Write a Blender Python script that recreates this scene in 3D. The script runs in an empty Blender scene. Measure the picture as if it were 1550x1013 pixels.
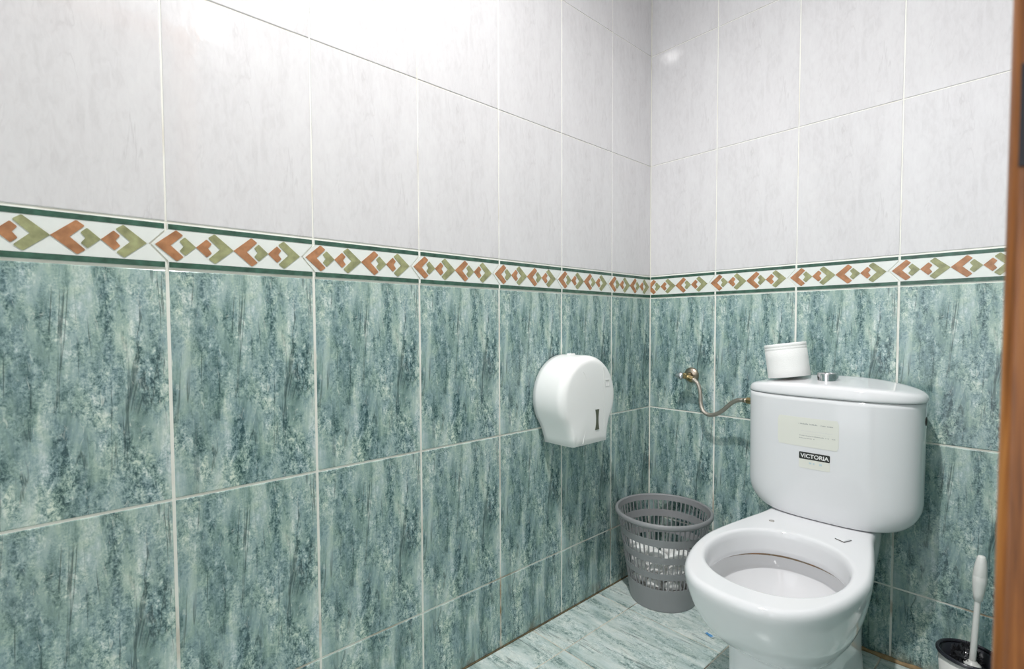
import bpy, bmesh, math, random
from mathutils import Vector, Matrix
random.seed(7)
sc = bpy.context.scene
COL = sc.collection
PI = math.pi

# ------------------------------------------------------------------ materials
def new_mat(name):
    m = bpy.data.materials.new(name); m.use_nodes = True
    nt = m.node_tree; b = nt.nodes['Principled BSDF']
    return m, nt, b
def N(nt, kind, **kw):
    n = nt.nodes.new(kind)
    for k, v in kw.items():
        if k.startswith('i_'):
            key = k[2:]
            n.inputs[int(key) if key.isdigit() else key.replace('_', ' ')].default_value = v
        else: setattr(n, k, v)
    return n
def L(nt, a, b): nt.links.new(a, b)
def plain(name, col, rough=.5, metal=0., spec=.5, coat=0., sss=0., bump=None, var=0.):
    m, nt, b = new_mat(name)
    b.inputs['Base Color'].default_value = (*col, 1)
    b.inputs['Roughness'].default_value = rough
    b.inputs['Metallic'].default_value = metal
    b.inputs['Specular IOR Level'].default_value = spec
    b.inputs['Coat Weight'].default_value = coat
    if var:
        tc = N(nt, 'ShaderNodeTexCoord'); nz = N(nt, 'ShaderNodeTexNoise', i_Scale=60., i_Detail=5.)
        L(nt, tc.outputs['Object'], nz.inputs['Vector'])
        r = N(nt, 'ShaderNodeValToRGB'); e = r.color_ramp.elements
        e[0].position = .3; e[0].color = (*[c * (1 - var) for c in col], 1)
        e[1].position = .7; e[1].color = (*[min(1, c * (1 + var)) for c in col], 1)
        L(nt, nz.outputs['Fac'], r.inputs['Fac']); L(nt, r.outputs['Color'], b.inputs['Base Color'])
    if bump:
        tc = N(nt, 'ShaderNodeTexCoord'); mp = N(nt, 'ShaderNodeMapping')
        mp.inputs['Scale'].default_value = bump[2] if len(bump) > 2 else (1, 1, 1)
        nz = N(nt, 'ShaderNodeTexNoise', i_Scale=bump[0], i_Detail=4.)
        L(nt, tc.outputs['Object'], mp.inputs['Vector']); L(nt, mp.outputs['Vector'], nz.inputs['Vector'])
        bp = N(nt, 'ShaderNodeBump', i_Strength=bump[1], i_Distance=.002)
        L(nt, nz.outputs['Fac'], bp.inputs['Height']); L(nt, bp.outputs['Normal'], b.inputs['Normal'])
    return m
def emis(name, col, strength):
    m, nt, b = new_mat(name)
    b.inputs['Base Color'].default_value = (*col, 1)
    b.inputs['Emission Color'].default_value = (*col, 1)
    b.inputs['Emission Strength'].default_value = strength
    return m
def math_n(nt, op, a, b=None, clamp=False):
    n = N(nt, 'ShaderNodeMath', operation=op); n.use_clamp = clamp
    for i, x in enumerate((a, b)):
        if x is None: continue
        if isinstance(x, (int, float)): n.inputs[i].default_value = x
        else: L(nt, x, n.inputs[i])
    return n.outputs[0]
def mixc(nt, fac, a, b, blend='MIX'):
    n = N(nt, 'ShaderNodeMix', data_type='RGBA', blend_type=blend)
    if isinstance(fac, (int, float)): n.inputs[0].default_value = fac
    else: L(nt, fac, n.inputs[0])
    for i, x in ((6, a), (7, b)):
        if isinstance(x, tuple): n.inputs[i].default_value = (*x, 1)
        else: L(nt, x, n.inputs[i])
    return n.outputs[2]
def ramp(nt, fac, stops):
    r = N(nt, 'ShaderNodeValToRGB'); e = r.color_ramp.elements
    while len(e) < len(stops): e.new(.5)
    for el, (p, c) in zip(e, stops):
        el.position = p; el.color = (*c, 1) if len(c) == 3 else c
    L(nt, fac, r.inputs['Fac']); return r.outputs['Color']
def uvnoise(nt, uv, sx, sy, scale, detail=4., rough=.55, seed=0., dist=0.):
    mp = N(nt, 'ShaderNodeMapping'); mp.inputs['Scale'].default_value = (sx, sy, 1); mp.inputs['Location'].default_value = (seed, seed * .7, seed * .31)
    L(nt, uv, mp.inputs['Vector'])
    n = N(nt, 'ShaderNodeTexNoise', i_Scale=scale, i_Detail=detail, i_Roughness=rough, i_Distortion=dist)
    L(nt, mp.outputs['Vector'], n.inputs['Vector']); return n.outputs['Fac']

def marble(name, stops, cool, warm, crack=.75, rough=.12, swap=False, spec=.5):
    """glazed tile: mottled print with long streaks, the same print on every tile (UV is local to the tile)"""
    m, nt, b = new_mat(name)
    uvn = N(nt, 'ShaderNodeUVMap', uv_map='UVMap'); uv = uvn.outputs['UV']
    if swap:
        sp = N(nt, 'ShaderNodeSeparateXYZ'); cb = N(nt, 'ShaderNodeCombineXYZ')
        L(nt, uv, sp.inputs[0]); L(nt, sp.outputs[0], cb.inputs[1]); L(nt, sp.outputs[1], cb.inputs[0]); uv = cb.outputs[0]
    a = uvnoise(nt, uv, 1, .24, 21, 6, .62, 3.72, .6)
    c = uvnoise(nt, uv, 1, .62, 120, 6, .72, 4.1, .5)
    d = uvnoise(nt, uv, 1, .8, 330, 3, .6, 2.2)
    g = uvnoise(nt, uv, 1, .10, 46, 6, .62, 9.4, .8)
    gm = math_n(nt, 'MULTIPLY', math_n(nt, 'SUBTRACT', uvnoise(nt, uv, 1, .38, 17, 5, .65, 53., .8), .40), 4.2, True)
    def cen(x, w): return math_n(nt, 'MULTIPLY', math_n(nt, 'SUBTRACT', x, .5), w)
    grain = math_n(nt, 'MULTIPLY', math_n(nt, 'ADD', cen(c, .70), cen(d, .30)), math_n(nt, 'ADD', math_n(nt, 'MULTIPLY', gm, .95), .12))
    v = math_n(nt, 'ADD', math_n(nt, 'ADD', cen(a, .40), cen(g, .15)), grain)
    v = math_n(nt, 'ADD', math_n(nt, 'SUBTRACT', v, math_n(nt, 'MULTIPLY', gm, .022)), .515)
    col = ramp(nt, v, stops)
    h = uvnoise(nt, uv, 1, .4, 38, 4, .6, 6.6, .5)
    hue = ramp(nt, h, [(.36, cool), (.64, warm)])
    col = mixc(nt, 1., col, hue, 'MULTIPLY')
    # thin dark veins : contour lines of a stretched noise, broken up by a second one
    k = uvnoise(nt, uv, 1, .085, 17, 5, .60, 14.9, .5)
    line = math_n(nt, 'ABSOLUTE', math_n(nt, 'SUBTRACT', k, .5))
    line = math_n(nt, 'SUBTRACT', 1., math_n(nt, 'MULTIPLY', line, 75.), True)
    mk = uvnoise(nt, uv, 1, .5, 21, 3, .5, 17.9)
    mk = math_n(nt, 'MULTIPLY', math_n(nt, 'SUBTRACT', mk, .48), 9., True)
    line = math_n(nt, 'MULTIPLY', math_n(nt, 'MULTIPLY', line, mk), crack)
    col = mixc(nt, line, col, tuple(x * .55 for x in stops[0][1]))
    # a few longer, darker cracks and pale flecks
    k2 = uvnoise(nt, uv, 1, .07, 10, 6, .6, 27.1, .4)
    l2 = math_n(nt, 'SUBTRACT', 1., math_n(nt, 'MULTIPLY', math_n(nt, 'ABSOLUTE', math_n(nt, 'SUBTRACT', k2, .47)), 80.), True)
    m2 = math_n(nt, 'MULTIPLY', math_n(nt, 'SUBTRACT', uvnoise(nt, uv, 1, .45, 13, 3, .5, 31.), .49), 10., True)
    col = mixc(nt, math_n(nt, 'MULTIPLY', math_n(nt, 'MULTIPLY', l2, m2), crack), col, tuple(x * .6 for x in stops[0][1]))
    f2 = math_n(nt, 'MULTIPLY', math_n(nt, 'SUBTRACT', uvnoise(nt, uv, 1, .32, 140, 4, .6, 41., .6), .615), 9., True)
    col = mixc(nt, math_n(nt, 'MULTIPLY', f2, .55), col, tuple(min(1, x * 1.06) for x in stops[-1][1]))
    if name == 'green_glazed_tile':   # brown grime in patches just above the floor
        geo = N(nt, 'ShaderNodeNewGeometry'); sp = N(nt, 'ShaderNodeSeparateXYZ'); L(nt, geo.outputs['Position'], sp.inputs[0])
        nz = N(nt, 'ShaderNodeTexNoise', i_Scale=11., i_Detail=6., i_Roughness=.7); L(nt, geo.outputs['Position'], nz.inputs['Vector'])
        zz = math_n(nt, 'SUBTRACT', 1., math_n(nt, 'DIVIDE', sp.outputs[2], .045), True)
        gr = math_n(nt, 'MULTIPLY', math_n(nt, 'MULTIPLY', math_n(nt, 'SUBTRACT', nz.outputs['Fac'], .50), 9., True), zz)
        col = mixc(nt, math_n(nt, 'MULTIPLY', gr, .7), col, s2l(112, 92, 66))
    L(nt, col, b.inputs['Base Color'])
    b.inputs['Roughness'].default_value = rough
    b.inputs['Specular IOR Level'].default_value = spec
    w = uvnoise(nt, uv, 1, 1, 45, 2, .5, 3.)
    bp = N(nt, 'ShaderNodeBump', i_Strength=.10, i_Distance=.002)
    L(nt, w, bp.inputs['Height']); L(nt, bp.outputs['Normal'], b.inputs['Normal'])
    return m

def s2l(*c): return tuple((x / 255 / 12.92) if x / 255 < .04045 else ((x / 255 + .055) / 1.055) ** 2.4 for x in c)

M = {}
M['green'] = marble('green_glazed_tile',
    [(.385, s2l(62, 88, 90)), (.445, s2l(106, 132, 130)), (.497, s2l(142, 166, 161)), (.55, s2l(174, 193, 185)), (.61, s2l(216, 224, 215))],
    (.93, .96, 1.06), (1.0, 1.02, .97))
M['floor'] = marble('floor_glazed_tile',
    [(.375, s2l(112, 134, 131)), (.435, s2l(162, 180, 176)), (.49, s2l(194, 208, 204)), (.55, s2l(216, 224, 220)), (.62, s2l(234, 238, 233))],
    (.97, 1., 1.02), (1.0, 1.0, .98), crack=.7, rough=.22, swap=True)
# white tile : faint grey veins
def white_tile():
    m, nt, b = new_mat('white_glazed_tile')
    uv = N(nt, 'ShaderNodeUVMap', uv_map='UVMap').outputs['UV']
    a = uvnoise(nt, uv, 1, .2, 22, 6, .6, 2.7, .8); c = uvnoise(nt, uv, 1, .35, 110, 5, .6, 5.5, .8)
    v = math_n(nt, 'ADD', math_n(nt, 'MULTIPLY', a, .5), math_n(nt, 'MULTIPLY', c, .5))
    col = ramp(nt, v, [(.34, (.60, .588, .597)), (.5, (.656, .645, .656)), (.66, (.688, .681, .689))])
    k = uvnoise(nt, uv, 1, .16, 14, 5, .6, 8.1, .8)
    line = math_n(nt, 'SUBTRACT', 1., math_n(nt, 'MULTIPLY', math_n(nt, 'ABSOLUTE', math_n(nt, 'SUBTRACT', k, .5)), 70.), True)
    mk = math_n(nt, 'MULTIPLY', math_n(nt, 'SUBTRACT', uvnoise(nt, uv, 1, .5, 16, 3, .5, 13.), .47), 6., True)
    col = mixc(nt, math_n(nt, 'MULTIPLY', math_n(nt, 'MULTIPLY', line, mk), .30), col, (.42, .40, .41))
    L(nt, col, b.inputs['Base Color']); b.inputs['Roughness'].default_value = .07
    w = uvnoise(nt, uv, 1, .6, 70, 2, .5, 3.)
    bp = N(nt, 'ShaderNodeBump', i_Strength=.10, i_Distance=.002)
    L(nt, w, bp.inputs['Height']); L(nt, bp.outputs['Normal'], b.inputs['Normal'])
    return m
M['white'] = white_tile()
def grout(name, col, stain, amount, lowz):
    m, nt, b = new_mat(name)
    geo = N(nt, 'ShaderNodeNewGeometry'); nz = N(nt, 'ShaderNodeTexNoise', i_Scale=9., i_Detail=5.)
    L(nt, geo.outputs['Position'], nz.inputs['Vector'])
    f = math_n(nt, 'MULTIPLY', math_n(nt, 'SUBTRACT', nz.outputs['Fac'], .52), 6., True)
    sp = N(nt, 'ShaderNodeSeparateXYZ'); L(nt, geo.outputs['Position'], sp.inputs[0])
    z = math_n(nt, 'ADD', math_n(nt, 'SUBTRACT', 1., math_n(nt, 'DIVIDE', sp.outputs[2], lowz), True), .25, True)
    f = math_n(nt, 'MULTIPLY', math_n(nt, 'MULTIPLY', f, z), amount, True)
    L(nt, mixc(nt, f, col, stain), b.inputs['Base Color']); b.inputs['Roughness'].default_value = .75
    return m
M['grout'] = grout('cream_grout', s2l(236, 236, 228), s2l(150, 124, 88), 1., .55)
M['floor_grout'] = grout('floor_grout', s2l(214, 206, 190), s2l(96, 82, 66), .9, 2.)
M['stripe'] = plain('dark_green_glaze', s2l(58, 92, 78), .2, var=.35)
M['orange'] = plain('terracotta_marble', s2l(172, 122, 86), .25, var=.28)
M['olive'] = plain('olive_marble', s2l(150, 152, 112), .25, var=.28)
M['border_white'] = plain('border_white_glaze', s2l(226, 230, 226), .15, var=.02)
M['plaster'] = plain('ceiling_paint', (.80, .80, .79), .9)
M['ceramic'] = plain('white_ceramic', (.775, .775, .79), .07, spec=.55)
M['ceramic_stain'] = None
M['plastic'] = plain('white_plastic', (.88, .88, .868), .22)
M['plastic_seam'] = plain('white_plastic_seam', (.66, .67, .65), .4)
M['slot'] = plain('smoky_window_plastic', s2l(92, 96, 82), .25)
M['gap_shade'] = plain('gap_shade', (.05, .045, .04), .7)  # near-black colour for the shade in the inlet hole and under the hinge cover
M['chrome'] = plain('chrome', (.70, .70, .72), .12, 1.)
M['dull_chrome'] = plain('worn_chrome', (.46, .39, .31), .3, 1., var=.25)
M['brass'] = plain('tarnished_brass', (.36, .28, .14), .38, 1., var=.35)
M['braid'] = plain('braided_steel', (.56, .50, .44), .36, 1., bump=(900, .6))
M['paper'] = plain('tissue_paper', (.91, .905, .89), .95, spec=.1, bump=(260, .5, (1, 1, 3)))
M['card'] = plain('cardboard_core', (.48, .40, .30), .9)
M['bin'] = plain('grey_bin_plastic', (.27, .272, .28), .38, bump=(500, .12))
M['sticker'] = plain('aged_label_paper', s2l(226, 226, 217), .6)
M['sticker_faded'] = plain('faded_sticker', s2l(218, 218, 214), .6)
M['ink'] = plain('faint_grey_ink', s2l(176, 178, 174), .7)
M['ink_blue'] = plain('pale_blue_ink', s2l(196, 214, 218), .7)
M['black'] = plain('black_print', s2l(42, 44, 40), .5)
M['letter'] = plain('white_print', s2l(226, 226, 224), .5)
M['rim_black'] = plain('black_rim_plastic', (.022, .022, .03), .22)
M['bristle'] = plain('black_bristles', (.03, .03, .034), .14)
M['brush_white'] = plain('brush_white_plastic', (.78, .77, .74), .35)
M['iron'] = plain('dark_iron', (.035, .035, .04), .4, .6)
M['caulk'] = plain('old_sealant', s2l(158, 132, 96), .8, var=.3)
M['dirt'] = plain('dirty_joint', s2l(98, 88, 64), .9, var=.4)
M['blue'] = plain('blue_wrapper', s2l(96, 160, 214), .5)
M['scrap'] = plain('white_wrapper', s2l(214, 226, 226), .6)
M['bulb'] = emis('lit_bulb', (1., .985, .96), 2200.)
M['bulb_small'] = emis('lit_small_bulb', (1., .99, .98), 200.)
def wood():
    m, nt, b = new_mat('varnished_wood')
    tc = N(nt, 'ShaderNodeTexCoord'); mp = N(nt, 'ShaderNodeMapping'); mp.inputs['Scale'].default_value = (1, 1, .05)
    L(nt, tc.outputs['Object'], mp.inputs['Vector'])
    n = N(nt, 'ShaderNodeTexNoise', i_Scale=220., i_Detail=5., i_Distortion=.4); L(nt, mp.outputs['Vector'], n.inputs['Vector'])
    c = ramp(nt, n.outputs['Fac'], [(.3, s2l(104, 58, 18)), (.5, s2l(156, 94, 40)), (.72, s2l(192, 128, 66))])
    L(nt, c, b.inputs['Base Color']); b.inputs['Roughness'].default_value = .32
    return m
M['wood'] = wood()
def stained():
    m, nt, b = new_mat('stained_ceramic')
    tc = N(nt, 'ShaderNodeTexCoord'); n = N(nt, 'ShaderNodeTexNoise', i_Scale=26., i_Detail=6., i_Roughness=.7)
    L(nt, tc.outputs['Object'], n.inputs['Vector'])
    c = ramp(nt, n.outputs['Fac'], [(.40, (.40, .38, .34)), (.54, s2l(126, 108, 80)), (.66, s2l(144, 100, 54))])
    L(nt, c, b.inputs['Base Color']); b.inputs['Roughness'].default_value = .3
    return m
M['ceramic_stain'] = stained()

# ------------------------------------------------------------------ mesh helpers
class MB:
    def __init__(s): s.v = []; s.f = []; s.mi = []; s.uv = []; s.mats = []; s.sm = []
    def mat(s, m):
        if m not in s.mats: s.mats.append(m)
        return s.mats.index(m)
    def add(s, verts, faces, m, uvs=None, smooth=False):
        o = len(s.v); s.v += [tuple(p) for p in verts]; k = s.mat(m)
        for f in faces:
            s.f.append([o + i for i in f]); s.mi.append(k); s.sm.append(smooth)
            s.uv.append([uvs[i] for i in f] if uvs else None)
    def box(s, lo, hi, m):
        x0, y0, z0 = lo; x1, y1, z1 = hi
        v = [(x, y, z) for z in (z0, z1) for y in (y0, y1) for x in (x0, x1)]
        s.add(v, [(0, 2, 3, 1), (4, 5, 7, 6), (0, 1, 5, 4), (2, 6, 7, 3), (0, 4, 6, 2), (1, 3, 7, 5)], m)
    def loft(s, rings, m, closed=True, cap0=False, cap1=False, smooth=True, matf=None):
        n = len(rings[0]); vs = [p for r in rings for p in r]
        o = len(s.v); s.v += [tuple(p) for p in vs]
        for i in range(len(rings) - 1):
            k = s.mat(matf(i) if matf else m)
            for j in range(n if closed else n - 1):
                j2 = (j + 1) % n
                s.f.append([o + i * n + j, o + i * n + j2, o + (i + 1) * n + j2, o + (i + 1) * n + j]); s.mi.append(k); s.sm.append(smooth); s.uv.append(None)
        k = s.mat(m)
        if cap0: s.f.append([o + j for j in range(n)][::-1]); s.mi.append(k); s.sm.append(False); s.uv.append(None)
        if cap1: s.f.append([o + (len(rings) - 1) * n + j for j in range(n)]); s.mi.append(s.mat(matf(len(rings) - 2) if matf else m)); s.sm.append(False); s.uv.append(None)
    def lathe(s, prof, m, base, axis=(0, 0, 1), seg=48, smooth=True, matf=None):
        ax = Vector(axis).normalized(); t = ax.orthogonal().normalized(); bt = ax.cross(t); base = Vector(base)
        rings = [[base + ax * h + (t * math.cos(a) + bt * math.sin(a)) * max(r, 1e-5) for a in [2 * PI * i / seg for i in range(seg)]] for r, h in prof]
        s.loft(rings, m, smooth=smooth, matf=matf)
    def tube(s, pts, r, m, seg=14, caps=True):
        pts = [Vector(p) for p in pts]; rings = []; up = None
        for i, p in enumerate(pts):
            t = (pts[min(i + 1, len(pts) - 1)] - pts[max(i - 1, 0)]).normalized()
            if up is None: up = t.orthogonal().normalized()
            up = (up - t * up.dot(t)).normalized(); b = t.cross(up)
            rr = r(i / (len(pts) - 1)) if callable(r) else r
            rings.append([p + (up * math.cos(a) + b * math.sin(a)) * rr for a in [2 * PI * k / seg for k in range(seg)]])
        s.loft(rings, m, cap0=caps, cap1=caps)
    def build(s, name, parent=None, origin=None, recalc=True, autosmooth=True):
        if origin is None:
            xs, ys, zs = zip(*s.v); origin = ((min(xs) + max(xs)) / 2, (min(ys) + max(ys)) / 2, min(zs))
        og = Vector(origin)
        me = bpy.data.meshes.new(name)
        me.from_pydata([tuple(Vector(p) - og) for p in s.v], [], s.f)
        for m in s.mats: me.materials.append(m)
        me.polygons.foreach_set('material_index', s.mi); me.polygons.foreach_set('use_smooth', s.sm)
        if any(u is not None for u in s.uv):
            ul = me.uv_layers.new(name='UVMap')
            for poly, u in zip(me.polygons, s.uv):
                if u:
                    for li, c in zip(poly.loop_indices, u): ul.data[li].uv = c
        if recalc:
            bm = bmesh.new(); bm.from_mesh(me); bmesh.ops.recalc_face_normals(bm, faces=bm.faces); bm.to_mesh(me); bm.free()
        me.update()
        o = bpy.data.objects.new(name, me); COL.objects.link(o)
        WORLD[o.name] = og
        if parent is not None:
            o.parent = parent; o.location = og - WORLD[parent.name]
        else: o.location = og
        return o
WORLD = {}
def thing(name, label, cat, loc, group=None):
    o = bpy.data.objects.new(name, None); COL.objects.link(o); o.location = loc; o.empty_display_size = .05
    WORLD[o.name] = Vector(loc); o['label'] = label; o['category'] = cat
    if group: o['group'] = group
    return o
def tag(o, label, cat, group=None):
    o['label'] = label; o['category'] = cat
    if group: o['group'] = group
    return o
def struct(o): o['kind'] = 'structure'; return o
def bevel(o, w, seg=3, angle=.6):
    md = o.modifiers.new('bevel', 'BEVEL'); md.width = w; md.segments = seg; md.limit_method = 'ANGLE'; md.angle_limit = angle
def smooth_path(ctrl, n=8):
    P = [Vector(p) for p in ctrl]; P = [P[0] * 2 - P[1]] + P + [P[-1] * 2 - P[-2]]; out = []
    for i in range(1, len(P) - 2):
        for k in range(n):
            t = k / n; a, b, c, d = P[i - 1:i + 3]
            out.append(.5 * ((2 * b) + (c - a) * t + (2 * a - 5 * b + 4 * c - d) * t * t + (3 * b - a - 3 * c + d) * t ** 3))
    out.append(P[-2]); return out

# ------------------------------------------------------------------ the room
R2, R1, ZB, ZT, U1, U2, HC = .1978, .5973, .9995, 1.0806, 1.4803, 1.8741, 2.72
SL, SR, W = .2318, .2507, .25
XR, YF = 1.05, -3.20
DY0, DY1, DZ = -2.00, -1.30, 1.86          # doorway in the right wall
DEP = .0016

class Tiler:
    def __init__(s, tomap, normal): s.mb = MB(); s.tm = tomap; s.n = Vector(normal)
    def quad(s, pts, m, uvs):
        a, b, c = [Vector(p) for p in pts[:3]]
        s.mb.add(pts, [tuple(range(len(pts)))], m, uvs)
        nn = (b - a).cross(c - b)
        return nn
    def tile(s, a0, a1, b0, b1, m, ua, vt, ga, gb, e=(1, 1, 1, 1)):
        """one tile with eased edges; ua: a of the full tile's left edge; vt: b of its top edge"""
        a0 += ga; a1 -= ga; b0 += gb; b1 -= gb
        rings = []
        for ins, d in ((0, -DEP), (.0004, -.0006), (.0012, -.0001), (.0022, 0)):
            rings.append([(a0 + ins, b0 + ins, d), (a1 - ins, b0 + ins, d), (a1 - ins, b1 - ins, d), (a0 + ins, b1 - ins, d)])
        vs = [s.tm(*p) for r in rings for p in r]; uv = [(p[0] - ua, vt - p[1]) for r in rings for p in r]
        fs = []
        for i in range(3):
            for j in range(4):
                k = (j + 1) % 4; fs.append((i * 4 + j, i * 4 + k, (i + 1) * 4 + k, (i + 1) * 4 + j))
        fs.append((12, 13, 14, 15))
        n = (Vector(vs[13]) - Vector(vs[12])).cross(Vector(vs[14]) - Vector(vs[13]))
        if n.dot(s.n) < 0: fs = [tuple(reversed(f)) for f in fs]
        s.mb.add(vs, fs, m, uv)
    def prism(s, poly, d0, d1, m):
        n = len(poly); vs = [s.tm(a, b, d0) for a, b in poly] + [s.tm(a, b, d1) for a, b in poly]
        fs = [tuple(range(n, 2 * n))] + [(i, (i + 1) % n, n + (i + 1) % n, n + i) for i in range(n)]
        # orientation by signed area
        ar = sum(poly[i][0] * poly[(i + 1) % n][1] - poly[(i + 1) % n][0] * poly[i][1] for i in range(n))
        va, vb, vc = [Vector(s.tm(*p, 0)) for p in ((0, 0), (1, 0), (0, 1))]
        sgn = (vb - va).cross(vc - va).dot(s.n) * ar
        if sgn < 0: fs = [tuple(reversed(f)) for f in fs]
        s.mb.add(vs, fs, m, [(a, b) for a, b in poly] * 2)

ROWS = [(0, R2, R1, 'green'), (R2, R1, R1, 'green'), (R1, ZB, ZB, 'green'), (ZT, U1, U1, 'white'), (U1, U2, U2, 'white'), (U2, U2 + .3955, U2 + .3955, 'white'), (U2 + .3955, HC, HC, 'white')]
def lay(t, cols, clip=None):
    for b0, b1, vt, mk in ROWS:
        for a0, a1, ua in cols:
            gb = .0023 if mk == 'green' else .0010
            ga = .0026 if mk == 'green' else .0013
            for (p0, p1, q0, q1) in (clip(a0, a1, b0, b1) if clip else [(a0, a1, b0, b1)]):
                if p1 - p0 > .012 and q1 - q0 > .012: t.tile(p0, p1, q0, q1, M[mk], ua, vt, ga, gb)
def clip_poly(poly, lo, hi):
    for side, lim in ((0, lo), (1, hi)):
        out = []
        for i in range(len(poly)):
            p, q = poly[i], poly[(i + 1) % len(poly)]
            ip = p[0] >= lim if side == 0 else p[0] <= lim; iq = q[0] >= lim if side == 0 else q[0] <= lim
            if ip: out.append(p)
            if ip != iq:
                t = (lim - p[0]) / (q[0] - p[0]); out.append((lim, p[1] + t * (q[1] - p[1])))
        poly = out
        if not poly: break
    return poly
def chamfer(poly, c):
    out = []; n = len(poly)
    for i in range(n):
        p = Vector(poly[i]); a = Vector(poly[i - 1]); b = Vector(poly[(i + 1) % n])
        if abs(p.y) < 1e-6: out.append(tuple(p)); continue
        out += [tuple(p + (a - p).normalized() * c), tuple(p + (b - p).normalized() * c)]
    return out
BIG = [(0, 0), (.0305, .0268), (.0408, .0188), (.0222, 0), (.0408, -.0188), (.0305, -.0268)]
SMALL = [(.0597, 0), (.0432, .0160), (.0352, .0082), (.0411, 0), (.0352, -.0082), (.0432, -.0160)]
def mirror(p): return [(.0597 - x, y) for x, y in p]
def border(t, cols):
    for lo, hi, ua in cols:
        def P(poly): return [(ua + x, ZT - y) for x, y in poly]
        g = .0019
        body = [(g, .0028), (W - g, .0028), (W - g, .0140), (W - .0252, .0403), (W - g, .0668), (W - g, .0790), (g, .0790), (g, .0668), (-.0212, .0403), (g, .0140)]
        lo2, hi2 = lo - (.03 if lo > t.lo + .02 else -.0015), hi - .0015 if hi > t.hi - .02 else hi + .03
        def put(poly, d0, d1, m):
            q = clip_poly(P(poly), lo2, hi2)
            if len(q) > 2: t.prism(q, d0, d1, m)
        put(body, -DEP, .0004, M['border_white'])
        for v0, v1 in ((.0040, .0128), (.0690, .0784)):
            put([(g + .001, v0), (W - g - .001, v0), (W - g - .001, v1), (g + .001, v1)], .0004, .0009, M['stripe'])
        for k in range(4):
            x0 = -.0164 + k * .0597
            for poly, m in (((BIG, 'orange'), (SMALL, 'olive')) if k % 2 == 0 else ((mirror(SMALL), 'orange'), (mirror(BIG), 'olive'))):
                put([(x0 + x, .0403 + y) for x, y in chamfer(poly, .0013 if max(abs(q[1]) for q in poly) > .02 else .0010)], .0004, .0013, M[m])

# columns as (a0, a1, left edge of the full tile)
colL = [(-SL, 0, -SL)] + [(-SL - (k + 1) * W, -SL - k * W, -SL - (k + 1) * W) for k in range(14)]
colL = [(max(a, YF), b, u) for a, b, u in colL if b > YF + .01]
colB = [(0, SR, SR - W)] + [(SR + k * W, SR + (k + 1) * W, SR + k * W) for k in range(4)]
colB = [(a, min(b, XR), u) for a, b, u in colB if a < XR - .01]
# left wall x = 0
tl = Tiler(lambda a, b, d: (d, a, b), (1, 0, 0)); tl.lo, tl.hi = YF, 0
lay(tl, colL); tl.mb.box((-.12, YF - .12, 0), (-DEP, .12, HC), M['grout'])
struct(tl.mb.build('wall_left', recalc=False))
tb_ = Tiler(lambda a, b, d: (d, a, b), (1, 0, 0)); tb_.lo, tb_.hi = YF, 0
border(tb_, colL); struct(tb_.mb.build('trim_1', recalc=False))
# back wall y = 0
tk = Tiler(lambda a, b, d: (a, -d, b), (0, -1, 0)); lay(tk, colB)
tk.mb.box((-DEP, DEP, 0), (XR + .12, .12, HC), M['grout']); struct(tk.mb.build('wall_back', recalc=False))
t2 = Tiler(lambda a, b, d: (a, -d, b), (0, -1, 0)); t2.lo, t2.hi = 0, XR
border(t2, colB); struct(t2.mb.build('trim_2', recalc=False))
# right wall x = XR with the doorway (seen only edge on, from the doorway itself)
colR = [(YF + k * W, min(YF + (k + 1) * W, 0), YF + k * W) for k in range(14)]
CAS = .065
def door_clip(a0, a1, b0, b1):
    y0, y1, zt = DY0 - CAS, DY1 + CAS, DZ + CAS
    if a1 <= y0 or a0 >= y1 or b0 >= zt: return [(a0, a1, b0, b1)]
    out = []
    if a0 < y0: out.append((a0, y0, b0, b1))
    if a1 > y1: out.append((y1, a1, b0, b1))
    if b1 > zt: out.append((max(a0, y0), min(a1, y1), zt, b1))
    return out
tr = Tiler(lambda a, b, d: (XR - d, a, b), (-1, 0, 0)); lay(tr, colR, door_clip)
tr.mb.box((XR + DEP, DY1, 0), (XR + .12, .0, HC), M['grout']); tr.mb.box((XR + DEP, YF - .12, 0), (XR + .12, DY0, HC), M['grout'])
tr.mb.box((XR + DEP, DY0, DZ), (XR + .12, DY1, HC), M['grout']); struct(tr.mb.build('wall_right', recalc=False))
# floor
FT = .3035
fl = Tiler(lambda a, b, d: (a, b, d), (0, 0, 1))
xs = [0, .1255] + [.1255 + FT * k for k in range(1, 4)] + [XR]; xs = [x for x in xs if x <= XR]
ys = [0, -.306] + [-.306 - FT * k for k in range(1, 10)] + [YF]
for i in range(len(xs) - 1):
    for j in range(len(ys) - 1):
        fl.tile(xs[i], xs[i + 1], ys[j + 1], ys[j], M['floor'], xs[i] - .11 * ((i * 3 + j) % 4), ys[j] + .13 * ((i + 2 * j) % 3), .0016, .0016)
fl.mb.box((-.12, YF - .12, -.1), (2.12, .12, -DEP), M['floor_grout']); struct(fl.mb.build('floor', recalc=False))
mb = MB(); mb.box((-.12, YF - .12, HC), (2.12, .12, HC + .1), M['plaster']); struct(mb.build('ceiling'))
# unseen lobby wall, added to block light coming in through the doorway
mb = MB(); mb.box((2.0, YF - .12, 0), (2.12, .12, HC), M['plaster']); struct(mb.build('wall_lobby_added'))
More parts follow.
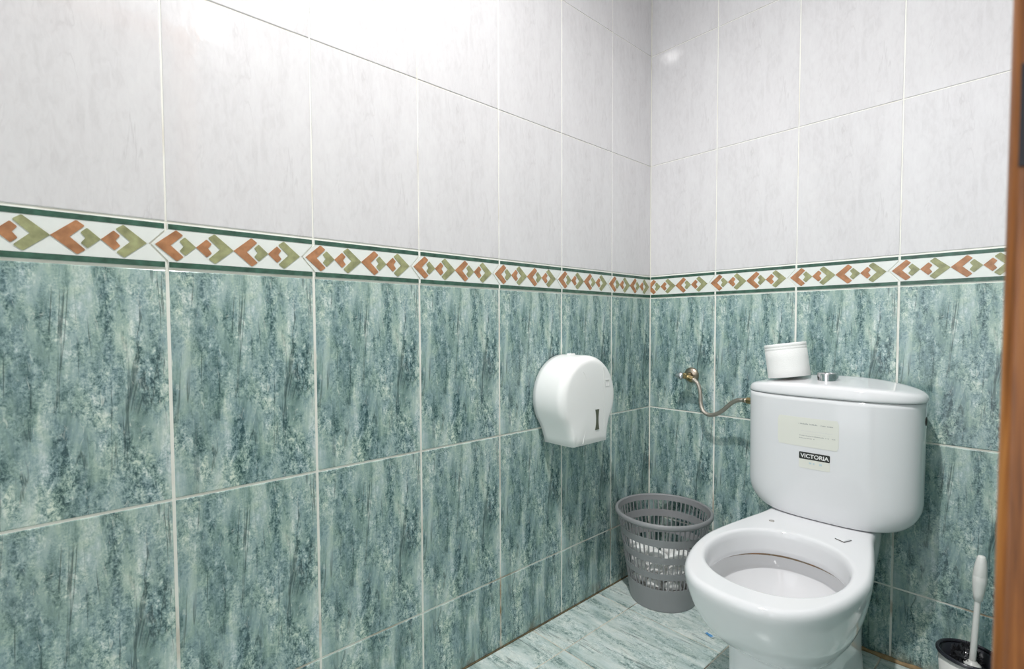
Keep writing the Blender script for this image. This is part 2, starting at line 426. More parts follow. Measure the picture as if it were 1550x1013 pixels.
# sealant along the foot of the back wall and the dirty joint at the left wall
mb = MB(); pts = []
for i in range(60):
    x = .02 + (XR - .04) * i / 59; pts.append((x, -.004 + random.uniform(-.0015, .0015), .003 + random.uniform(-.001, .001)))
mb.tube(pts, lambda t: .0062 + .0016 * math.sin(t * 90), M['caulk'], 10); struct(mb.build('baseboard_back'))
mb = MB(); pts = [(.0016, -.02 - (abs(YF) - .05) * i / 59, .0016 + random.uniform(-.0006, .0006)) for i in range(60)]
mb.tube(pts, .0024, M['dirt'], 8); struct(mb.build('baseboard_left'))

# doorway: wooden casing and lining
d = thing('door_1', 'varnished wooden door frame at the right edge of the picture', 'door frame', (XR, DY1, 0)); struct(d)
mb = MB(); xf = 1.0352
def jamb(sign, yref):
    y_in = yref; y_out = yref + sign * CAS
    prof = [(XR + .14, y_in), (XR + .14, y_in + sign * .03), (XR + .1215, y_in + sign * .03)]
    pr = [(xf + .0055 - .0055 * math.sin(a), y_in + sign * (.0055 - .0055 * math.cos(a))) for a in [i * PI / 16 for i in range(9)]]
    pr2 = [(xf + .006 - .006 * math.cos(a), y_out - sign * (.006 - .006 * math.sin(a))) for a in [i * PI / 12 for i in range(7)]]
    outline = pr + pr2 + [(XR - .0005, y_out), (XR - .0005, y_in + sign * .002), (XR + .14, y_in + sign * .002), (XR + .14, y_in)]
    rings = [[(x, y, z) for x, y in outline] for z in (0.001, DZ + (CAS if sign > 0 else CAS))]
    m2 = MB(); m2.loft(rings, M['wood'], cap0=True, cap1=True, smooth=False); return m2
jamb(1, DY1).build('jamb', d); jamb(-1, DY0).build('jamb', d)
mb = MB(); mb.box((xf, DY0, DZ), (XR - .0005, DY1, DZ + CAS), M['wood']); mb.box((XR - .0005, DY0, DZ - .002), (XR + .14, DY1, DZ - .0001), M['wood']); mb.build('head', d)
mb = MB(); mb.box((1.0392, DY1 - .0022, .972), (1.064, DY1 - .0001, 1.0185), M['iron']); mb.build('strike_plate', d)['label'] = 'dark metal strike plate'

# ------------------------------------------------------------------ toilet
CX, CY, CA, CB, CN = .630, -.1075, .200, .0975, 2.8
def sgnpow(v, p): return math.copysign(abs(v) ** p, v)
def cist_half(z):
    """half width, front and back half depth of the cistern body at height z"""
    t = max(0, min(1, (z - .3915) / .072)); q = math.sqrt(max(0, 1 - (1 - t) ** 2))
    a = (.136 + (CA + .0005 - .136) * q) + .001 * max(0, (z - .47) / .24)
    b = .082 + (CB - .082) * min(1, q * .7 + .3 * max(0, (z - .3915) / .32))
    return a, b
def cist_y(x, z):
    a, b = cist_half(z); u = min(.999, abs(x - CX) / a)
    return CY - b * (1 - u ** CN) ** (1 / CN)
def sring(cx, cy, a, b, n, z, seg=96):
    return [(cx + a * sgnpow(math.cos(t), 2 / n), cy + b * sgnpow(math.sin(t), 2 / n), z) for t in [2 * PI * i / seg for i in range(seg)]]

toilet = thing('toilet', 'white ceramic toilet without a seat, its cistern close to the tiled back wall', 'toilet', (.63, -.36, 0))
# bowl outline (half width, distance from the back wall)
half = [(0, .716), (.045, .711), (.092, .691), (.132, .642), (.160, .560), (.1715, .465), (.163, .378), (.146, .285), (.1285, .195), (.124, .12)]
hp = [Vector((a, b, 0)) for a, b in half]
side = smooth_path([(a, b, 0) for a, b in half], 10)
side = [Vector((p[0], p[1])) for p in side]
poly = side + [Vector((.120, .03)), Vector((.06, .03)), Vector((0, .03))]
poly = poly + [Vector((-p[0], p[1])) for p in reversed(poly[1:-1])]
C0 = Vector((0, .44)); NB = 160
def cast(poly, phi):
    dirv = Vector((math.sin(phi), math.cos(phi))); best = None
    for i in range(len(poly)):
        p, q = poly[i] - C0, poly[(i + 1) % len(poly)] - C0
        e = q - p; den = dirv.x * e.y - dirv.y * e.x
        if abs(den) < 1e-12: continue
        t = (p.x * e.y - p.y * e.x) / den; u = (p.x * dirv.y - p.y * dirv.x) / den
        if t > 0 and -1e-6 <= u <= 1 + 1e-6 and (best is None or t < best): best = t
    return C0 + dirv * best
PHI = [2 * PI * i / NB for i in range(NB)]
OUT = [cast(poly, f) for f in PHI]
ped_poly = [Vector((.112 * sgnpow(math.sin(t), 2 / 3.2), .315 + .245 * sgnpow(math.cos(t), 2 / 3.2))) for t in [2 * PI * i / 200 for i in range(200)]]
PED = [cast(ped_poly, f) for f in PHI]
def inner(f, k=1., dy=0.):
    return Vector((.1365 * k * sgnpow(math.sin(f), 2 / 2.15), .4815 + dy + .1655 * k * sgnpow(math.cos(f), 2 / 2.15)))
# match the opening's parameter to the ray angle
def inner_ray(f):
    lo_, best = None, None
    pts = INN
    return cast(pts, f)
INN = [inner(2 * PI * i / 240) for i in range(240)]
IN = [cast(INN, f) for f in PHI]
def axis_x(Y): return .6175 + .031 * Y
def wpt(p, z): return (axis_x(p.y) + p.x, -p.y, z)
def shrink(P, dd):
    out = []; n = len(P)
    for i in range(n):
        t = (P[(i + 1) % n] - P[i - 1]).normalized(); nv = Vector((-t.y, t.x))
        if nv.dot(P[i] - C0) > 0: nv = -nv
        out.append(P[i] + nv * dd)
    return out
def lerp(A, B, t): return [a.lerp(b, t) for a, b in zip(A, B)]
ZR = .39
rings = []
def ring(P, z): rings.append([wpt(p, z) for p in P])
ring(shrink(PED, -.008), 0.0005); ring(shrink(PED, -.008), .012); ring(shrink(PED, -.002), .022); ring(shrink(PED, .003), .09); ring(shrink(PED, .003), .160); ring(shrink(PED, .002), .186); ring(shrink(PED, .001), .1965)
for z, t in ((.2005, .035), (.206, .10), (.215, .19), (.230, .34), (.250, .515), (.275, .68), (.30, .80), (.325, .89), (.345, .948), (.36, .982), (.374, 1.)):
    Q = lerp(PED, OUT, t)
    ring(Q, z)
for z, dd in ((.380, .0006), (.3845, .0024), (.3880, .0056), (.3896, .0092), (ZR, .0125)): ring(shrink(OUT, dd), z)
TA, TB = shrink(OUT, .0127), shrink(IN, -.0102)
for t in (.04, .5, .96): ring(lerp(TA, TB, t), ZR)
n_top = len(rings)
for z, dd in ((ZR, -.010), (.3895, -.0065), (.3872, -.0035), (.383, -.0008), (.372, .001)): ring(shrink(IN, dd), z)
ring(shrink(IN, .003), .345); ring(shrink(IN, .0035), .334); ring(shrink(IN, .001), .330); n_lip = len(rings)
ring(shrink(IN, -.005), .3285); ring(shrink(IN, -.012), .3275); ring(shrink(IN, -.013), .320)
n_in = len(rings)
cen = Vector((0, .43))
for z, k in ((.300, 1.10), (.283, 1.03), (.262, .90), (.235, .73), (.212, .54), (.196, .36), (.186, .2), (.183, .06)):
    ring([cen + (p - Vector((0, .4815))) * k + (Vector((0, .4815)) - cen) * min(1, (z - .183) / .12) for p in IN], z)
mb = MB(); mb.loft(rings, M['ceramic'], cap0=True, cap1=True, matf=lambda i: M['ceramic_stain'] if n_lip - 1 <= i < n_in - 1 else M['ceramic'])
bowl = mb.build('bowl', toilet)
mb = MB(); hx, hy = .5427, -.2683
mb.lathe([(.0065, 0), (.0065, .0008), (0, .0008)], M['gap_shade'], (hx, hy, ZR + .0001), seg=24)
mb.mats[0] = plain('hinge_hole_grey', (.42, .40, .38), .6); mb.build('hinge_hole', bowl)['label'] = 'empty seat hinge hole'
# broken seat-hinge leftover on the right of the deck
mb = MB(); tabp = [(.6895, -.2745), (.7115, -.2845), (.7205, -.2600), (.6995, -.2545)]
mb.loft([[(x, y, ZR + .0002) for x, y in tabp], [(x, y, ZR + .0022) for x, y in tabp], [(.7045 + (x - .7045) * .9, -.268 + (y + .268) * .9, ZR + .0042) for x, y in tabp]], M['ceramic'], cap0=True, cap1=True, smooth=False,
        matf=lambda i: M['gap_shade'] if i == 0 else M['ceramic'])  # dark lower edge paints the thin shadow under the cover
mb.build('hinge_plate', bowl)['label'] = 'loose white hinge cover on the right of the deck'

mb = MB(); rg = []
for z in [.3915, .3935, .398, .404, .412, .422, .434, .448, .464, .485, .52, .56, .60, .65, .70, .7125]:
    a, b = cist_half(z)
    k = 0 if z > .3925 else .004
    rg.append([(x, min(y, -.008), zz) for x, y, zz in sring(CX - .0018, CY, a - k, b - k, CN, z)])
mb.loft(rg, M['ceramic'], cap0=True, cap1=True); cist = mb.build('cistern', toilet)
mb = MB(); hz = .668; ha = cist_half(hz)[0]
mb.lathe([(.0105, -.002), (.0105, .0012), (.0075, .0014), (.0070, .0004), (0, .0004)], M['gap_shade'], (CX - .0018 + ha - .0004, CY + .004, hz), (1, 0, 0), 24); mb.build('inlet_hole', cist)['label'] = 'small dark disc standing for the inlet hole on the right side'  # dark disc paints the shaded inside of the inlet hole
# lid : overhanging, rounded edge and a shallow crown
def crown(x, y):
    u = min(1, abs(x - CX) / (CA + .005)); w = max(0, min(1, (y + .212) / .2))
    return .7335 + .0255 * (1 - u ** 2.3) * (.40 + .60 * w ** .8)
mb = MB(); rg = []
LA, LB = CA + .0035, CB + .0035
def lring(dd, z=None, k=1.):
    out = []
    for x, y, _ in sring(CX, CY, (LA - dd) * k, (LB - dd) * k, CN, 0):
        y = min(y, -.004); out.append((x, y, crown(x, y) + (z or 0) if z is not None else 0))
    return out
for dd, z in ((.010, .7135), (.003, .7135), (.0008, .7148), (0, .7180), (.0004, .7225)): rg.append([(x, y, z) for x, y, _ in lring(dd, 0)])
for dd, dz in ((.0022, -.0070), (.0052, -.0035), (.0095, -.0012), (.015, 0)): rg.append(lring(dd, dz))
for k in (.82, .7, .55, .4, .25, .1, .01): rg.append(lring(.015, 0, k))
mb.loft(rg, M['ceramic'], cap0=True, cap1=True); lid = mb.build('cistern_lid', toilet)
bz = crown(.6215, -.112)
mb = MB(); mb.lathe([(.0245, -.004), (.0245, .017), (.0240, .0190), (.0222, .0200), (.0205, .0202), (.0195, .0190), (.0190, .0190), (.0180, .0206), (0, .0212)], M['chrome'], (.6215, -.112, bz), seg=48)
mb.build('flush_button', lid)['label'] = 'round chrome flush button'
# stickers on the cistern front
def sticker(name, pts, m, off=.0005, r=.004, extra=None, parent=None):
    """pts: x0,x1 and the z of bottom and top edge"""
    x0, x1, z0, z1 = pts; nx, nz = 24, 8; mb = MB(); vs = []
    def fy(x, z, o): return cist_y(x, z) - o
    for layer in (0.0001, off):
        for j in range(nz + 1):
            for i in range(nx + 1):
                x = x0 + (x1 - x0) * i / nx; z = z0 + (z1 - z0) * j / nz
                # rounded corners
                ez = min(z - z0, z1 - z); 
                if ez < r:
                    ins = r - math.sqrt(max(0, r * r - (r - ez) ** 2)); x = max(x0 + ins, min(x1 - ins, x))
                vs.append((x, fy(x, z, layer), z))
    k = (nx + 1) * (nz + 1); fs = []
    for j in range(nz):
        for i in range(nx):
            a = k + j * (nx + 1) + i; fs.append((a, a + 1, a + nx + 2, a + nx + 1))
    per = [i for i in range(nx + 1)] + [j * (nx + 1) + nx for j in range(1, nz + 1)] + [nz * (nx + 1) + i for i in range(nx - 1, -1, -1)] + [j * (nx + 1) for j in range(nz - 1, 0, -1)]
    for i in range(len(per)):
        a, b = per[i], per[(i + 1) % len(per)]; fs.append((a, b, k + b, k + a))
    mb.add(vs, fs, m)
    if extra: extra(mb, fy)
    return mb.build(name, parent)
def text_verts(body, size, off=0.):
    cu = bpy.data.curves.new('lettering', 'FONT'); cu.body = body; cu.size = size; cu.offset = off; cu.resolution_u = 3
    cu.align_x = 'CENTER'; cu.align_y = 'CENTER'
    o = bpy.data.objects.new('lettering', cu); COL.objects.link(o); bpy.context.view_layer.update()
    me = o.evaluated_get(bpy.context.evaluated_depsgraph_get()).to_mesh()
    vs = [tuple(v.co) for v in me.vertices]; fs = [tuple(p.vertices) for p in me.polygons]
    bpy.data.objects.remove(o); bpy.data.curves.remove(cu); return vs, fs
def lines(mb, fy):
    rnd = random.Random(3)
    for z, x0, x1, h, dark in ((.6415, .582, .668, .0030, 1), (.6240, .588, .664, .0016, 0), (.6175, .590, .656, .0014, 0), (.6115, .584, .668, .0020, 1), (.6050, .584, .620, .0018, 1)):
        x = x0
        while x < x1 - .002:
            w = rnd.uniform(.0012, .0030); hh = h * rnd.uniform(.6, 1.15)
            if rnd.random() > .16:
                q = [(x, z), (x + w * .8, z), (x + w * .8, z + hh), (x, z + hh)]
                mb.add([(a, fy(a, b, .0007), b) for a, b in q], [(0, 1, 2, 3)], M['ink'] if dark else M['sticker_faded'])
            x += w
sticker('instruction_label', (.529, .6745, .5835, .6592), M['sticker'], extra=lines, parent=cist)['label'] = 'faded cream paper label'
def brand(mb, fy):
    vs, fs = text_verts('VICTORIA', .0165, .00045)
    w = max(v[0] for v in vs) - min(v[0] for v in vs); kx = .0665 / w
    h = max(v[1] for v in vs) - min(v[1] for v in vs); kz = .0108 / h
    mb.add([(.6205 + v[0] * kx, fy(.6205 + v[0] * kx, .5603, .0008), .5603 + (v[1] - (max(q[1] for q in vs) + min(q[1] for q in vs)) / 2) * kz) for v in vs], fs, M['letter'])
sticker('brand_label', (.5838, .6560, .5512, .5695), M['black'], r=.0015, extra=brand, parent=cist)['label'] = 'black label with white lettering'
def faint(mb, fy):
    for x0, w in ((.608, .006), (.617, .004), (.632, .006)):
        q = [(x0, .5400), (x0 + w, .5400), (x0 + w, .5445), (x0, .5445)]
        mb.add([(a, fy(a, b, .0007), b) for a, b in q], [(0, 1, 2, 3)], M['ink_blue'])
sticker('price_label', (.5834, .6560, .5278, .5510), M['sticker'], r=.0015, extra=faint, parent=cist)['label'] = 'blank cream label under the black one'

# ------------------------------------------------------------------ toilet roll on the lid
roll = thing('toilet_roll', 'white toilet paper roll leaning on the left end of the cistern lid', 'toilet paper', (.517, -.108, 0))
tilt = math.radians(-8.0); RX, RY, RH, RR = .5235, -.108, .0930, .0535
def place_roll(mb):
    Rm = Matrix.Rotation(tilt, 3, 'Y')
    b0 = Vector((RX, RY, ROLLZ)); mb.v = [tuple(b0 + Rm @ Vector(p)) for p in mb.v]
ROLLZ = .7545
mb = MB()
prof = [(.020, .001), (RR - .001, .0), (RR, .001)]
hh = .001
prof += [(RR, .02), (RR, .05), (RR, RH - .0175), (RR - .0006, RH - .0165), (RR, RH - .0155), (RR, RH - .0105), (RR - .0007, RH - .0095), (RR, RH - .0085), (RR, RH - .001), (RR - .001, RH)]
for i in range(14):
    r = RR - .001 - (RR - .022) * (i + 1) / 15; prof += [(r, RH + (.0004 if i % 2 else -.0003))]
prof += [(.0205, RH), (.0205, .001)]
mb.lathe(prof, M['paper'], (0, 0, 0), seg=72); place_roll(mb); rp = mb.build('paper_winding', roll)
mb = MB(); mb.lathe([(.0203, .001), (.0203, RH - .0005), (.0190, RH - .0005), (.0190, .001), (.0203, .001)], M['card'], (0, 0, 0), seg=40); place_roll(mb); mb.build('core', roll)['label'] = 'brown cardboard core'

# ------------------------------------------------------------------ shut-off valve and hose
valve = thing('angle_valve', 'tarnished chrome shut-off valve on the back wall, left of the cistern', 'valve', (.169, 0, .727))
mb = MB(); mb.lathe([(.0265, .0006), (.0265, .003), (.025, .006), (.020, .010), (.013, .0125), (.0105, .013)], M['dull_chrome'], (.169, 0, .727), (0, -1, 0), 40); mb.build('rosette', valve)
mb = MB(); mb.tube([(.169, -.010, .727), (.170, -.030, .7275), (.171, -.052, .728), (.1712, -.060, .728)], lambda t: (.0088, .0095, .0105, .009)[min(3, int(t * 3 + .01))], M['brass'], 20)
bx = Vector((.1705, -.047, .7278)); od = (Vector((.2088, -.05, .7126)) - bx).normalized()
mb.tube([bx, bx + od * .010, bx + od * .0175], .0088, M['brass'], 6); mb.build('valve_body', valve)
hd = Vector((-.80, -.60, .0)).normalized()
mb = MB(); mb.lathe([(.006, 0), (.0115, .002), (.0150, .007), (.0145, .012), (.0112, .018), (.0066, .0235), (.0050, .0275), (.001, .0285)], M['chrome'], bx + Vector((-.004, -.003, 0)), hd, 10, smooth=True); mb.build('handle', valve)['label'] = 'chrome valve handle'
mb = MB(); mb.lathe([(.0085, 0), (.0105, .001), (.0105, .013), (.0085, .015), (.0062, .0155)], M['brass'], bx + od * .016, od, 6, smooth=False); mb.build('outlet_nut', valve)['label'] = 'brass hexagonal nut'
hose = thing('supply_hose', 'braided steel water hose curving from the wall valve to the cistern', 'hose', (.30, -.06, .60))
ctrl = [tuple(bx + od * .031), (.2060, -.0505, .7160), (.2190, -.0485, .7010), (.2258, -.047, .6720), (.2272, -.046, .6400), (.2378, -.05, .6155), (.2605, -.055, .6060), (.2884, -.062, .6125), (.3157, -.07, .6298), (.3433, -.08, .6540), (.3648, -.088, .6668), (.3829, -.094, .6716), (.4030, -.099, .6724)]
mb = MB(); mb.tube(smooth_path(ctrl, 8),   .0066, M['braid'], 16); mb.build('hose', hose)
mb = MB(); mb.tube([(.3920, -.0965, .6722), (.4030, -.099, .6724)], .0078, M['dull_chrome'], 20); mb.build('ferrule', hose)
ex = CX - cist_half(.672)[0] * 1.0
mb = MB(); nd = Vector((1, -.12, 0)).normalized(); mb.lathe([(.0065, 0), (.0105, .0008), (.0105, .0150), (.0085, .016), (.0085, ex - .4035 - .0008)], M['brass'], (.4030, -.099, .6724), nd, 6, smooth=False); mb.build('connector_nut', hose)['label'] = 'brass nut at the cistern'

# ------------------------------------------------------------------ paper dispenser on the left wall
disp = thing('paper_dispenser', 'white plastic jumbo roll paper dispenser mounted on the left tiled wall', 'paper dispenser', (0, -.489, .555))
DYC, DZC, DR, DD = -.4880, .6900, .1225, .1235
def disp_outline():
    pts = []; hw, zb = .0735, .555
    a0 = math.radians(-28)
    pts.append((-hw, zb)); side_l = []
    # lower left taper, arc over the top, lower right taper
    pa = (-DR * math.cos(a0), DR * math.sin(a0) + DZC)
    for t in (.25, .5, .75):
        c = (-hw - .010, zb + .045)
        x = (1 - t) ** 2 * -hw + 2 * t * (1 - t) * c[0] + t * t * pa[0]; z = (1 - t) ** 2 * zb + 2 * t * (1 - t) * c[1] + t * t * pa[1]
        pts.append((x, z))
    n = 56
    for i in range(n + 1):
        ang = PI - a0 - (PI - 2 * a0) * i / n
        pts.append((DR * math.cos(ang), DZC + DR * math.sin(ang)))
    pts += [(-x, z) for x, z in reversed(pts[:4])]
    for i in range(1, 12): pts.append((hw - 2 * hw * i / 12, zb))
    return pts
DO = disp_outline()
cz = Vector((0, .675))
def dring(x, ins, zin=None):
    out = []
    for u, z in DO:
        p = Vector((u, z)); dv = (cz - p); w = 1. if z > .62 else .35 + .65 * (z - .555) / .065
        q = p + dv.normalized() * ins * w
        if abs(z - .555) < 1e-6: q.y = .555 + ins * .12
        out.append((x, DYC + q.x, q.y))
    return out
mb = MB(); rg = [dring(.0045, .0), dring(.02, 0), dring(.060, -.0005), dring(.094, -.0003)]
for i in range(1, 9):
    a = i / 8 * PI / 2; rg.append(dring(.094 + .0275 * math.sin(a), -.0003 + .0235 * (1 - math.cos(a))))
def dinner(k, x): 
    last = dring(.1215, .0232); return [(x, DYC + (y - DYC) * k, cz.y + (z - cz.y) * k) for _, y, z in last]
for k, x in ((.85, .1226), (.6, .1236), (.3, .1240), (.02, .1241)): rg.append(dinner(k, x))
mb.loft(rg, M['plastic'], cap0=True, cap1=True); cover = mb.build('cover', disp)
def front_x(y, z): return .1245
mb = MB(); rg = [[(x, DYC + (y - DYC) * .94, z0 * .94 + .0400) for x, y, z0 in dring(xx, 0)] for xx in (.0008, .0040)]
mb.loft(rg, M['plastic_seam'], cap0=True, cap1=True, smooth=False); mb.build('back_plate', disp)
# hour-glass level window
mb = MB(); wy, wz0, wz1 = -.4640, .5950, .6545
outl = []
for i in range(13):
    t = i / 12; outl.append((wy - (.0048 + .0040 * (2 * t - 1) ** 2), wz0 + (wz1 - wz0) * t))
outl += [(2 * wy - y, z) for y, z in reversed(outl)]
mb.loft([[(.1232, y, z) for y, z in outl], [(.1250, y, z) for y, z in outl]], M['slot'], cap0=True, cap1=True, smooth=False); mb.build('level_window', cover)['label'] = 'narrow dark level window'
def strip(mb, pts, w, x0, h, m):
    P = [Vector((0, y, z)) for y, z in pts]
    for i in range(len(P) - 1):
        a, b = P[i], P[i + 1]; t = (b - a).normalized(); nv = Vector((0, -t.z, t.y)) * w / 2
        vs = [a - nv, a + nv, b + nv, b - nv]
        mb.add([(x0 + h * k, v.y, v.z) for k in (0, 1) for v in vs], [(4, 5, 6, 7), (0, 1, 5, 4), (1, 2, 6, 5), (2, 3, 7, 6), (3, 0, 4, 7)], m)
mb = MB()
strip(mb, [(-.4325, .776), (-.4305, .729), (-.4295, .655), (-.4300, .600)], .0009, .1220, .0020, M['plastic_seam'])
strip(mb, [(-.4257, .7376), (-.4065, .7376), (-.4065, .7194), (-.4240, .7194), (-.4257, .7376)], .0008, .1220, .0020, M['plastic_seam'])
mb.build('hatch_seam', cover)
mb = MB(); cr = smooth_path([(0, -.5240, .768), (0, -.5130, .750), (0, -.5040, .716), (0, -.5010, .676), (0, -.5060, .630), (0, -.5180, .590), (0, -.5260, .562)], 6)
strip(mb, [(p[1], p[2]) for p in cr], .0012, .1212, .0022, M['plastic']); mb.build('cover_ridge', cover)
mb = MB(); mb.lathe([(.0125, 0), (.0125, .0045), (.0115, .0058), (0, .006)], M['plastic'], (.042, -.487, DZC + DR - .0020), seg=4, smooth=False); mb.lathe([(.003, 0), (.003, .0064), (0, .0064)], M['plastic_seam'], (.042, -.487, DZC + DR - .0020), seg=12); mb.build('lock_cap', cover)

# ------------------------------------------------------------------ waste bin and what is in it
BX, BY, BR0, BR1, BH = .1585, -.1590, .1055, .1490, .2925
wbin = thing('waste_bin', 'grey slotted plastic waste bin in the corner beside the toilet', 'waste bin', (BX, BY, 0))
def br(z): return BR0 + (BR1 - BR0) * z / BH
NS = 56
zs = [.0015, .012, .035, .055, .075, .110, .1300, .1640, .1850, .2190, .2420, .2740, BH - .004]
slots = {4, 6, 8, 10}
mb = MB(); th = .0028
ang = []
for k in range(NS): ang += [2 * PI * (k + .12) / NS, 2 * PI * (k + .88) / NS]
na = len(ang)
def bp_(r, a, z): return (BX + r * math.cos(a), BY + r * math.sin(a), z)
vs = [bp_(br(z) - (th if l else 0), a, z) for l in (0, 1) for z in zs for a in ang]
def vi(l, i, j): return l * len(zs) * na + i * na + (j % na)
fs = []
for i in range(len(zs) - 1):
    for j in range(na):
        hole = (i in slots) and j % 2 == 0
        hl = (i in slots) and (j - 1) % na % 2 == 0
        if not hole:
            fs.append((vi(0, i, j), vi(0, i, j + 1), vi(0, i + 1, j + 1), vi(0, i + 1, j)))
            fs.append((vi(1, i, j + 1), vi(1, i, j), vi(1, i + 1, j), vi(1, i + 1, j + 1)))
        else:
            fs.append((vi(0, i, j), vi(0, i + 1, j), vi(1, i + 1, j), vi(1, i, j)))
            fs.append((vi(0, i + 1, j + 1), vi(0, i, j + 1), vi(1, i, j + 1), vi(1, i + 1, j + 1)))
            fs.append((vi(0, i, j + 1), vi(0, i, j), vi(1, i, j), vi(1, i, j + 1)))
            fs.append((vi(0, i + 1, j), vi(0, i + 1, j + 1), vi(1, i + 1, j + 1), vi(1, i + 1, j)))
for i, fl_ in ((0, 1), (len(zs) - 1, 0)):
    for j in range(na): fs.append((vi(0, i, j), vi(1, i, j), vi(1, i, j + 1), vi(0, i, j + 1)))
mb.add(vs, fs, M['bin'])
mb.lathe([(BR0 - .001, .0015), (0, .0015)], M['bin'], (BX, BY, 0), seg=60); mb.lathe([(BR0 - th + .0005, .004), (0, .004)], M['bin'], (BX, BY, 0), seg=60)
bb = mb.build('basket', wbin)
mb = MB(); mb.lathe([(br(BH) - th + .0035 * math.cos(0), BH - .010), (br(BH) - .0035, BH - .003), (br(BH) - .001, BH + .0015), (br(BH) + .003, BH + .0025), (br(BH) + .0065, BH + .0005), (br(BH) + .008, BH - .004), (br(BH) + .0078, BH - .010), (br(BH) + .0062, BH - .0125), (br(BH) + .0052, BH - .0105), (br(BH) + .0005, BH - .009), (br(BH) - th + .0035, BH - .010)], M['bin'], (BX, BY, 0), seg=96); mb.build('rim', wbin)
def tissue(x, y, z, r, seed):
    rnd = random.Random(seed); bm = bmesh.new(); bmesh.ops.create_icosphere(bm, subdivisions=3, radius=1)
    ks = [(Vector((rnd.uniform(-1, 1), rnd.uniform(-1, 1), rnd.uniform(-1, 1))).normalized(), rnd.uniform(2, 6), rnd.uniform(0, 6)) for _ in range(9)]
    vs = []
    for v in bm.verts:
        q = v.co.copy(); dsp = sum(math.sin(q.dot(k) * f + p) for k, f, p in ks) / 9; dsp2 = abs(math.sin(q.dot(ks[0][0]) * 9 + 3 * q.dot(ks[1][0])))
        s_ = r * (.88 + .30 * dsp - .10 * dsp2); vs.append(Vector((q.x * s_, q.y * s_, q.z * s_ * .8)))
    zmin = min(v.z for v in vs); m2 = MB(); m2.add([(x + v.x, y + v.y, z + v.z - zmin) for v in vs], [tuple(v.index for v in f.verts) for f in bm.faces], M['paper'], smooth=False); bm.free()
    return tag(m2.build('crumpled_tissue', origin=(x, y, z)), 'crumpled white tissue lying inside the grey slotted bin', 'tissue', 'crumpled tissues in the bin')
lay_ = [(.0045, .031, 7, .068), (.0480, .033, 8, .076), (.0950, .033, 8, .083), (.1440, .032, 4, .088)]
sd = 1
for z, r, n, rad in lay_:
    for k in range(n):
        a = 2 * PI * k / n + z * 20 + (3.9 if z > .13 else 0)
        if z > .13: a = math.radians(205 + 42 * k)
        tissue(BX + rad * math.cos(a), BY + rad * math.sin(a), z, r, sd); sd += 1
    if z < .1: tissue(BX, BY, z, r, sd); sd += 1

# ------------------------------------------------------------------ toilet brush and its holder
HX, HY, HZ, HR = .9200, -.1180, .150, .0570
hold = thing('brush_holder', 'white toilet brush holder with a black rim, standing by the back wall', 'brush holder', (HX, HY, 0))
mb = MB(); mb.lathe([(0, .001), (HR - .012, .001), (HR - .010, .003), (HR - .007, .05), (HR - .002, HZ - .006), (HR - .005, HZ - .006), (HR - .010, .05), (HR - .013, .006), (0, .006)], M['brush_white'], (HX, HY, 0), seg=64, matf=lambda i: M['rim_black'] if i >= 4 else M['brush_white']); mb.build('cup', hold)
mb = MB(); mb.lathe([(HR - .0015 + .0042 * math.cos(a), HZ - .003 + .0045 * math.sin(a)) for a in [2 * PI * i / 14 for i in range(15)]], M['rim_black'], (HX, HY, 0), seg=64); mb.build('rim', hold)['label'] = 'black rim'
brush = thing('toilet_brush', 'toilet brush with a long white handle standing in the holder', 'toilet brush', (.925, -.128, .03))
A0, A1 = Vector((.9272, -.1330, .137)), Vector((.9372, -.1290, .3865)); ad = (A1 - A0).normalized(); AL = (A1 - A0).length
mb = MB(); mb.lathe([(.0062, .004), (.0060, .06), (.0056, AL - .098)], M['brush_white'], A0, ad, 24); mb.build('handle', brush)
mb = MB(); g0 = AL - .104
mb.lathe([(.0054, g0), (.0080, g0 + .002), (.0102, g0 + .018), (.0124, g0 + .042), (.0127, g0 + .056), (.0123, g0 + .0570), (.0124, g0 + .0580), (.0116, g0 + .074), (.0094, g0 + .092), (.0072, g0 + .1005), (.0058, g0 + .1030), (0, g0 + .104)], M['brush_white'], A0, ad, 32); mb.build('grip', brush)
mb = MB(); mb.lathe([(0, -.004), (.0150, -.003), (.0155, 0), (.0120, .002), (.0085, .006), (.0064, .009)], M['brush_white'], A0, ad, 32); mb.build('collar', brush)
bc = Vector((.9150, -.1115, .130)); mb = MB()
rnd = random.Random(5)
mb.lathe([(.004, -.045), (.018, -.04), (.024, -.01), (.022, .018), (.008, .03), (0, .031)], M['bristle'], bc, (0, 0, 1), 20)
mb.tube([A0 - ad * .002, bc], .005, M['brush_white'], 10)
for i in range(420):
    u = rnd.uniform(-.55, 1); ph = rnd.uniform(0, 2 * PI); s_ = math.sqrt(max(0, 1 - u * u)); dv = Vector((s_ * math.cos(ph), s_ * math.sin(ph), u))
    p0 = bc + dv * .018; ln = rnd.uniform(.025, .0325); p1 = bc + dv * ln
    bend = Vector((rnd.uniform(-1, 1), rnd.uniform(-1, 1), rnd.uniform(-1, 1))) * .005
    p1z = bc + Vector((dv.x * ln * .95, dv.y * ln * .95, dv.z * ln * 1.25))
    mb.tube([p0, (p0 + p1z) / 2 + bend, p1z + bend * .5], .0011, M['bristle'], 5, caps=False)
mb.build('bristles', brush)['label'] = 'black bristles'

